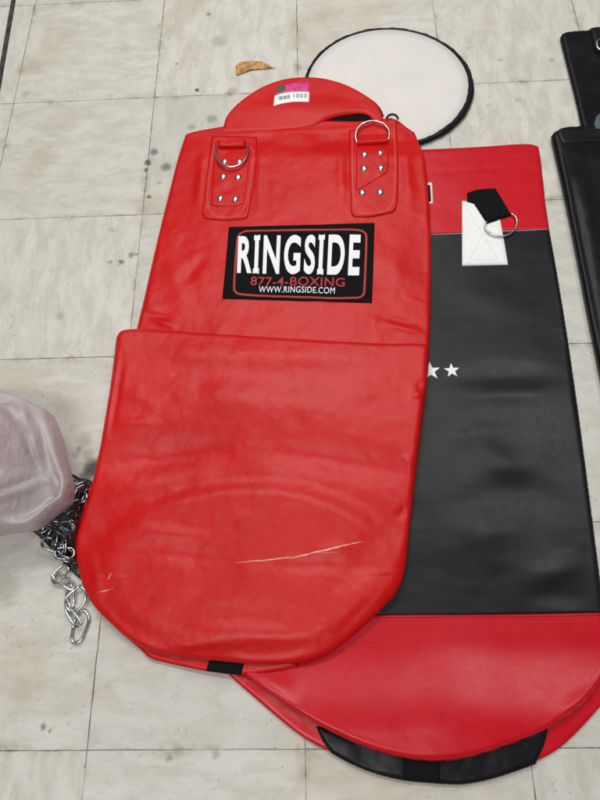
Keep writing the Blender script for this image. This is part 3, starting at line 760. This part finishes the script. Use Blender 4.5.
strap(([(212, 136), (235, 136.5), (257, 137.5)], [(202, 213), (204, 219), (212, 220), (225, 221), (240, 220), (247, 219), (249, 212)], [(212, 136), (208, 165), (204, 195), (202, 213)], [(257, 137.5), (257, 160), (253, 190), (249, 212)]),
      ([(215, 142), (250, 143)], [(211, 205), (216, 207), (238, 206), (243, 204)], [(215, 142), (211, 205)], [(250, 143), (248, 175), (243, 204)]),
      [(215, 139), (210.5, 170), (206.5, 205), (213, 216), (228, 218), (240, 215), (246, 205), (251, 180), (254.5, 141), (215, 139)],
      [(224.5, 161.5), (239.5, 161), (223, 176.5), (238, 177.3), (220.3, 198), (235, 199)],
      [(217, 146), (215.5, 149), (215.5, 154), (218, 161), (224, 166), (232, 167.5), (240, 165), (246, 159), (248, 152), (248, 148), (246, 145.5)],
      [.001, .004, .006, .007, .008, .008, .008, .007, .006, .004, .001],
      ([(218, 142), (246, 142)], [(219, 149), (245, 148.5)], [(218, 142), (219, 149)], [(246, 142), (245, 148.5)]), None)
strap(([(349, 131), (362, 128), (384, 119), (396, 118)], [(350.5, 210), (352, 217), (360, 217.5), (372, 217.5), (388, 214), (395, 212), (397.5, 204)], [(349, 131), (349, 160), (350, 190), (350.5, 210)], [(396, 118), (398, 145), (398.5, 180), (397.5, 204)]),
      ([(357, 141), (389, 138)], [(356, 190), (362, 188.5), (388, 172)], [(357, 141), (356, 165), (356, 190)], [(389, 138), (389, 155), (388, 172)]),
      [(352, 134), (352.5, 170), (353.5, 206), (362, 214), (374, 214.5), (388, 210), (394.5, 200), (395.5, 160), (394, 121)],
      [(364.5, 154), (380.3, 152.5), (364.3, 168.3), (380.7, 167.6), (362.3, 192.5), (380.3, 192)],
      [(357, 143), (355, 136), (357.5, 128), (364, 122.5), (373, 120.5), (382, 122.5), (388, 128), (389.5, 134), (388.5, 140)],
      [.001, .005, .008, .010, .011, .011, .010, .008, .005, .003, .001],
      ([(357.5, 137), (388, 135.5)], [(357, 146), (388.5, 144)], [(357.5, 137), (357, 146)], [(388, 135.5), (388.5, 144)]), None)
# black edge piping on top of the right hanger
tube('mouth_piping', [(*at(x, y, .024), .024) for x, y in chaikin([(386.5, 118), (389, 115), (393, 114), (397, 116), (398, 119)], 2)], .0022, BLACK2, rb, n=8)

# woven name label
ol, gl = patch('name_label', bvU, ([(229, 227.5), (300, 225.5), (374.5, 223.3)], [(222.5, 298.8), (300, 301), (372, 303)], [(229, 227.5), (226, 262), (222.5, 298.8)], [(374.5, 223.3), (373.5, 262), (372, 303)]), CLOTH, rb, t=.0011, off=.0008, nu=70, nv=44, r=.001, relief=lambda x, y: .0014*fbm(x, y, 28, 3))
bvL2 = bvh_of(gl)
bp = [(246, 231), (300, 230), (359, 229.5), (366, 233), (366.5, 240), (364.5, 290), (363.5, 296), (356, 298.5), (300, 297.2), (241, 295), (234.5, 292), (234, 285), (237, 241), (239, 234)]
def corner_loop(P):
    P = P+[P[0]]; return chaikin(P, 1)
bw = [hit(bvL2, x, y) for x, y in corner_loop(bp)[:-1]]
def ribbon(pts, w, bvh, zo):
    pts = resample([(p.x, p.y) for p in pts]+[(pts[0].x, pts[0].y)], 180)[:-1]; n = len(pts); V = []; Fc = []
    for i in range(n):
        t = pts[(i+1) % n]-pts[i-1]; t /= np.linalg.norm(t); nn = np.array([-t[1], t[0]])
        for s in (-w, w):
            q = pts[i]+nn*s; V.append((q[0], q[1], zon(bvh, *q)+zo))
    for i in range(n): j = (i+1) % n; Fc.append((2*i, 2*j, 2*j+1, 2*i+1))
    return V, Fc
v, f = ribbon(bw, .0019, bvL2, .0004); mesh_obj('label_border', v, f, LETR, ol)
text_on('label_lettering', bvL2, 'RINGSIDE', ((238.5, 236), (361, 234.5), (359, 276), (237, 273.5)), LETW, ol, .0008, .030, serif_i=True, spacing=1.22)
text_on('label_lettering', bvL2, '877-4-BOXING', ((251, 276.8), (345, 278.2), (344.5, 287), (250.5, 285.4)), LETR, ol, .0010, .010, spacing=1.06)
text_on('label_lettering', bvL2, 'WWW.RINGSIDE.COM', ((259, 286.3), (335, 287.6), (334.6, 294), (258.6, 292.6)), LETW, ol, .0008, 0.0, spacing=1.08)

# ------------------------------------------------------------------ white round lid
lid = thing('round_lid', (*at(389, 88), 0), 'white round bag lid with black piped edge on the floor behind the red cover', 'bag lid')
cxy = np.array(at(388, 88, .006)); 
def ell(r, k, n=72):                   # outline of the lid, measured from the photo's ellipse
    out = []
    for i in range(n):
        a = 2*math.pi*i/n; q = at(388+85*math.cos(a)*r, 88+60.5*math.sin(a)*r, k); out.append(q)
    return out
def disc(name, r, z0, z1, mat, rings=8, dome=0.0):
    V = []; Fc = []; n = 72; c = at(388, 88, .006)
    O = ell(r, .006, n)
    lv = [(1.0, z0), (1.0, z0+(z1-z0)*.6), (.992, z1)]+[(1-k/rings, z1+dome*fb) for k, fb in ((k, 1) for k in range(1, rings))]
    for s, z in lv:
        for x, y in O:
            X = c[0]+(x-c[0])*s; Y = c[1]+(y-c[1])*s
            V.append((X, Y, z+(.0016*float(fbm(np.array(X), np.array(Y), 12, 5, 2)) if s < .95 else 0)))
    V.append((c[0], c[1], z1))
    for j in range(len(lv)-1):
        for i in range(n): i2 = (i+1) % n; Fc.append((j*n+i, j*n+i2, (j+1)*n+i2, (j+1)*n+i))
    b = (len(lv)-1)*n
    for i in range(n): Fc.append((b+i, b+(i+1) % n, len(V)-1))
    return mesh_obj(name, V, Fc, mat, lid)
disc('lid_face', .955, .002, .0085, simple('lid_white', (.66, .632, .612), .5, nscale=14, namt=.03, bump=.25, bscale=30, bdist=.006))
pp = ell(.975, .006, 120)
tube('edge_piping', [(x, y, .0062) for x, y in pp], [.0027+.0046*max(0, math.cos(2*math.pi*(i/120-.06)))**2+.0005*math.sin(i*2.3)+.0004*math.sin(i*.9) for i in range(120)], BLACK2, lid, n=8, closed=True)

# ------------------------------------------------------------------ black bags at the right
bb = thing('punching_bag_cover', (*at(640, 250), 0), 'plain black bag cover at the right edge, nearer of the two all black ones', 'punching bag', 'empty heavy bag covers laid on the floor')
K_top = [(551, 137), (554, 133), (562, 129), (568, 128), (600, 127), (700, 124), (820, 120)]
K_l = [(551, 137), (555, 155), (561, 180), (570, 222), (578, 262), (586, 305), (595, 350), (606, 405), (625, 500)]
SK = sides(K_top, [(625, 500), (760, 490), (900, 480)], K_l, [(820, 120), (860, 300), (900, 480)], .010)
def blk_rel(x, y):
    z = .003*fbm(x, y, 10, 41, 3)
    for a, b, w, am in [((560, 140), (700, 136), .006, -.0018), ((562, 150), (620, 450), .006, -.004), ((556, 150), (614, 440), .006, .003), ((575, 160), (600, 300), .012, .002)]:
        z = z+crease(x, y, a, b, w, am, .01)
    return z
_, gK = Sheet(outline(SK), .0005, .019, .011, blk_rel).mesh('body_panel', coons(SK, 110, 150), BLACK2, bb)
bvK = bvh_of(gK)
stitching('hem_stitching', bvK, [([(560, 138), (600, 136.3), (700, 134)], 0)], THREADB, bb)
stitching('side_stitching', bvK, [([(564, 150), (580, 220), (594, 295), (612, 390)], 1)], THREADB, bb)
patch('hem_band', bvK, ([(556, 132), (568, 129.4), (640, 128)], [(562, 143), (640, 140)], [(556, 132), (562, 143)], [(640, 128), (640, 140)]), BLACK, bb, t=.0014)

b4 = thing('punching_bag_cover', (*at(640, 75), 0), 'plain black bag cover in the top right corner, further of the two all black ones', 'punching bag', 'empty heavy bag covers laid on the floor')
Q_top = [(560.5, 37), (563, 33), (572, 31.5), (590, 30.5), (620, 28), (700, 22), (780, 15)]
Q_l = [(560.5, 37), (563, 48), (570, 75), (577, 103), (583, 132), (590, 160)]
SQ = sides(Q_top, [(590, 160), (700, 155), (800, 150)], Q_l, [(780, 15), (790, 80), (800, 150)], .008)
_, gQ = Sheet(outline(SQ), .0003, .012, .008, lambda x, y: .003*fbm(x, y, 12, 51)).mesh('body_panel', coons(SQ, 90, 70), BLACK2, b4)
bvQ = bvh_of(gQ)
patch('mouth_flap', bvQ, ([(589, 29.5), (600, 27), (640, 24)], [(594, 52), (600, 54), (645, 52)], [(589, 29.5), (592, 40), (594, 52)], [(640, 24), (645, 52)]), BLACK, b4, t=.006, r=.005)
patch('lining', bvQ, ([(595, 118), (600, 113), (612, 110)], [(592, 133), (615, 133)], [(595, 118), (592, 133)], [(612, 110), (615, 133)]), simple('teal_lining', (.06, .10, .105), .5, nscale=40), b4, t=.006, r=.006)
tube('d_ring', ring_pts(chaikin([(597, 42), (599, 39), (606, 38), (611, 42), (609, 50), (601, 51), (597, 47)], 2), bvQ, [.010]*100)[:], .002, STEEL, b4, n=8, closed=True)

# ------------------------------------------------------------------ dry leaf
lf = thing('dry_leaf', (*at(252, 67), 0), 'curled brown dry leaf lying on the tiles above the red cover', 'leaf')
SLf = sides([(236, 66), (240, 62.5), (250, 60.5), (262, 61), (270, 65), (272, 67)], [(236.5, 74.5), (244, 72), (251, 69), (261, 68.3), (268, 68), (272, 67.3)], [(236, 66), (235.5, 70), (236.5, 74.5)], [(272, 67), (272, 67.3)], .004)
Sheet(outline(SLf), lambda x, y: .0015+.004*np.abs(fbm(x, y, 40, 2)), .0012, .001, lambda x, y: .003*fbm(x, y, 90, 3)).mesh('blade', coons(SLf, 40, 16), simple('leaf_brown', (.42, .23, .07), .6, nscale=130, namt=.45), lf)
tube('stalk', [(*at(x, y, .003), .003) for x, y in ((266, 67.3), (270, 67.5), (275, 68))], [.0011, .0009, .0007], simple('stalk_brown', (.10, .055, .025), .7), lf, n=6)

# ------------------------------------------------------------------ chains, pouch, snap hook
def link_geo(L=.034, W=.021, r=.0022, n=28):
    """an oblong welded link lying in the XY plane, long axis X"""
    R = W/2-r; S = L/2-R-r; pts = []
    for i in range(n//2+1): a = -math.pi/2+math.pi*i/(n//2); pts.append((S+R*math.cos(a), R*math.sin(a), 0))
    for i in range(n//2+1): a = math.pi/2+math.pi*i/(n//2); pts.append((-S+R*math.cos(a), R*math.sin(a), 0))
    return tube_geo(pts, r, 8, True)
def mk_mesh(name, g, mat):
    me = bpy.data.meshes.new(name); me.from_pydata([tuple(v) for v in g[0]], [], g[1]); me.materials.append(mat)
    me.polygons.foreach_set('use_smooth', [True]*len(me.polygons)); return me
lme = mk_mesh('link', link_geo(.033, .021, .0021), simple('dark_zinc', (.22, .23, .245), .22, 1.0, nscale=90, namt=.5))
def put(parent, me, name, pos, rot):
    o = link(bpy.data.objects.new(name, me)); o.parent = parent; o.location = Vector(pos)-root_of(parent); o.rotation_euler = rot; return o

pouch = thing('plastic_pouch', (*at(70, 535), 0), 'torn dark plastic pouch under the pile of chain beside the red cover', 'pouch')
SP = sides([(62, 488), (78, 477), (92, 481)], [(30, 528), (48, 545), (72, 572), (84, 582)], [(62, 488), (45, 508), (30, 528)], [(92, 481), (92, 540), (84, 582)], .002)
PL = Mat('dark_plastic'); PL.set(color=(.012, .013, .015), rough=.16, spec=.6, normal=PL.bump(PL.noise(55, 4, .6, dist=1.5), .9, .006))
_, gPo = Sheet(outline(SP), .0004, .006, .004, lambda x, y: .006*np.abs(fbm(x, y, 45, 77, 3))).mesh('pouch_sheet', coons(SP, 60, 60), PL.m, pouch)
CL = Mat('crinkled_clear_film')
CL.set(color=(.03, .03, .035), rough=.12, spec=.6, alpha=.28, normal=CL.bump(CL.noise(70, 4, .6, dist=2), 1.0, .008))
# dark twist tie poking out on the floor
tube('twist_tie', [(*at(x, y, .003), .003) for x, y in ((69, 473.5), (76, 477), (84, 481), (92, 486))], .0016, BLACK2, pouch, n=6)

rng = random.Random(11)
starts = [((46, 524), (80, 496)), ((52, 530), (76, 512)), ((56, 538), (68, 552)), ((66, 500), (82, 490)), ((55, 522), (68, 528))]
names = ['zinc chain nearest the clear bag in the heap', 'zinc chain through the middle of the heap', 'zinc chain at the lower edge of the heap by the red leather', 'zinc chain at the top of the heap beside the tie', 'zinc chain lying on top of the heap']
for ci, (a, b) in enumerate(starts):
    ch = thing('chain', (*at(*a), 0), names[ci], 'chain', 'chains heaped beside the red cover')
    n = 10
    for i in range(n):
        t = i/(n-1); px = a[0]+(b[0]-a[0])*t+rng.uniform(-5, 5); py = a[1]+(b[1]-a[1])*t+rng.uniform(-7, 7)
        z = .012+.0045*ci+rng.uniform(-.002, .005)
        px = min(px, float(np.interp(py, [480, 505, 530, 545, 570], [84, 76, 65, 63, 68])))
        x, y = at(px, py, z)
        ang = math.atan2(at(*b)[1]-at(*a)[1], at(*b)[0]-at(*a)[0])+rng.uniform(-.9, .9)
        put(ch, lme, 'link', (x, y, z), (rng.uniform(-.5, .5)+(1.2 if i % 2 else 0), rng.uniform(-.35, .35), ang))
# clear film over the heap
film = thing('film_bag', (*at(60, 520), 0), 'crinkled clear plastic film over the heap of chain links', 'plastic film')
SFm = sides([(60, 490), (72, 482), (86, 487)], [(36, 527), (50, 541), (66, 553), (80, 560)], [(60, 490), (46, 508), (36, 527)], [(86, 487), (88, 520), (80, 560)], .02)
P = coons(SFm, 44, 44); x, y = P[..., 0], P[..., 1]; d = edge_d(x, y, outline(SFm))
zz = .006+.036*sstep(d/.02)+.010*np.abs(fbm(x, y, 50, 5, 3))*sstep(d/.01)
ii = np.arange(44*44).reshape(44, 44)
fo = mesh_obj('film_sheet', np.stack([x, y, zz], -1).reshape(-1, 3), np.stack([ii[:-1, :-1], ii[1:, :-1], ii[1:, 1:], ii[:-1, 1:]], -1).reshape(-1, 4), CL.m, film)
fo.modifiers.new('thickness', 'SOLIDIFY').thickness = .0004

# the chain end that trails out onto the floor
tc = thing('chain', (*at(70, 600), 0), 'chain end with a large ring and snap hook trailing onto the pale tiles', 'chain', 'chains heaped beside the red cover')
def loop(name, px, z, r, closed=True):
    pts = chaikin(px+[px[0]], 2)[:-1] if closed else chaikin(px, 2)
    Z = np.interp(np.linspace(0, 1, len(pts)), np.linspace(0, 1, len(z)), z)
    return tube(name, [(*at(x, y, q), q) for (x, y), q in zip(pts, Z)], r, ZINC, tc, n=10, closed=closed)
loop('link', [(52, 577), (53, 573.5), (63, 564), (68, 565), (69, 571), (60, 580), (55, 584), (52, 581)], [.006, .009, .012, .006], .0018)
loop('link', [(54, 575), (58, 573), (73, 583), (75, 587), (72, 590), (68, 589), (54, 580)], [.004, .004, .007, .009, .006], .0017)
loop('link', [(66, 585), (70, 583), (73, 588), (74.5, 603), (72, 607), (68, 604), (66, 592)], [.009, .012, .006, .005, .008], .0017)
loop('ring', [(80, 586), (70, 593), (65.5, 599), (65.5, 606), (69, 611), (75, 612), (81, 608), (85, 601), (87, 592)], [.011, .009, .008, .008, .010, .013, .014], .0020)
loop('link', [(66, 606), (68, 606), (80, 620), (81, 624), (78, 627), (74, 625), (66, 613)], [.004, .009, .010, .007, .004], .0018)
loop('snap_hook', [(79, 611), (84, 610), (88.5, 615), (89, 621), (85, 631), (81.5, 640), (77, 643.5), (72, 642), (71.5, 637), (73, 627)], [.004, .004, .005, .005, .004, .004], .0021, closed=False)
loop('hook_gate', [(73, 628), (74, 622), (77, 614), (80, 611)], [.004, .006, .005], .0013, closed=False)

# ------------------------------------------------------------------ frosted plastic bag at the left edge
fb = thing('plastic_bag', (*at(-25, 480), 0), 'crumpled frosted lilac plastic bag standing at the left edge beside the chain', 'plastic bag')
zB = .075
FB = sides([(-70, 400), (-20, 395), (5, 395.5), (25, 399), (42, 408), (49, 412)], [(-70, 560), (-30, 540), (5, 531), (30, 529), (46, 516), (66, 500)],
           [(-70, 400), (-90, 480), (-70, 560)], [(49, 412), (58, 434), (62, 455), (66, 470), (70, 484), (66, 500)], zB)
def facets(x, y):
    z = 0*x
    for k in range(9):
        r2 = random.Random(40+k); an = r2.uniform(0, 6.28); o = r2.uniform(-.06, .06)
        z = z-.22*np.abs(((x-at(-10, 470, zB)[0])*math.cos(an)+(y-at(-10, 470, zB)[1])*math.sin(an))+o)
    return z
def fb_rel(x, y):
    f = facets(x, y); f = f-f.mean()
    z = f*.75+.012*fbm(x, y, 14, 61, 2)-.030*np.abs(vnoise(x*22, y*22, 5))
    for a, b, w, am in [((-8, 514), (46, 477), .0045, -.010), ((-10, 520), (50, 482), .006, .008), ((44, 479), (67, 489), .004, .006), ((40, 482), (64, 500), .005, -.006),
                        ((44, 478), (38, 440), .004, -.009), ((38, 440), (14, 408), .005, -.008), ((48, 474), (44, 430), .004, .007), ((44, 440), (30, 402), .004, .007),
                        ((54, 470), (47, 425), .003, -.005), ((49, 420), (38, 404), .003, -.005), ((0, 470), (30, 440), .010, .012), ((-10, 500), (25, 470), .008, -.010), ((58, 470), (64, 490), .004, .006)]:
        z = z+crease(x, y, a, b, w, am, zB)
    return z
FR = Mat('frosted_plastic')
FR.set(color=(.86, .83, .84), rough=.30, spec=.4, normal=FR.bump(FR.noise(26, 4, .5, dist=1.6), .5, .008))
tl = FR.N.new('ShaderNodeBsdfTranslucent'); tl.inputs[0].default_value = (.86, .78, .81, 1)
tp = FR.N.new('ShaderNodeBsdfTransparent'); tp.inputs[0].default_value = (.88, .82, .86, 1)
m1 = FR.N.new('ShaderNodeMixShader'); m1.inputs[0].default_value = .35; FR.link(FR.b.outputs[0], m1.inputs[1]); FR.link(tl.outputs[0], m1.inputs[2])
m2 = FR.N.new('ShaderNodeMixShader'); m2.inputs[0].default_value = .38; FR.link(m1.outputs[0], m2.inputs[1]); FR.link(tp.outputs[0], m2.inputs[2])
FR.link(m2.outputs[0], FR.out.inputs['Surface'])
Sheet(outline(FB), .004, .13, .050, fb_rel, .022).mesh('bag_film', coons(FB, 120, 120), FR.m, fb)
IN = sides([(-60, 410), (0, 408), (16, 415)], [(-60, 540), (0, 516), (43, 478)], [(-60, 410), (-60, 540)], [(16, 415), (36, 446), (43, 478)], .06)
Sheet(outline(IN), .008, .11, .035, lambda x, y: .01*fbm(x, y, 20, 3)).mesh('contents', coons(IN, 40, 40), simple('dull_pink_cloth', (.24, .10, .11), .7, nscale=20, namt=.3), fb)

# ------------------------------------------------------------------ light: even indoor ceiling light and an added rear fill
w = bpy.data.worlds.new('World'); scene.world = w; w.use_nodes = True
w.node_tree.nodes['Background'].inputs[0].default_value = (1.0, .985, .955, 1); w.node_tree.nodes['Background'].inputs[1].default_value = .07
def panel(x, y, sx, sy, e, z=2.65, rz=0):
    L = bpy.data.lights.new('ceiling_panel', 'AREA'); L.shape = 'RECTANGLE'; L.size = sx; L.size_y = sy; L.energy = e; L.color = (1, .985, .95)
    o = link(bpy.data.objects.new('ceiling_panel', L)); o.location = (x, y, z); o.rotation_euler = (0, 0, rz)
panel(-.3, 1.5, 1.1, .30, 33)
panel(-.7, -.9, 1.3, .5, 40)  # fill panel added behind the camera
panel(.35, 2.45, 1.1, .36, 22)
panel(.15, 3.6, 1.3, .36, 13)
panel(1.25, .95, .9, .5, 20)
scene.view_settings.view_transform = 'Standard'; scene.view_settings.look = 'None'
scene.view_settings.exposure = 0.0; scene.view_settings.gamma = 1.0
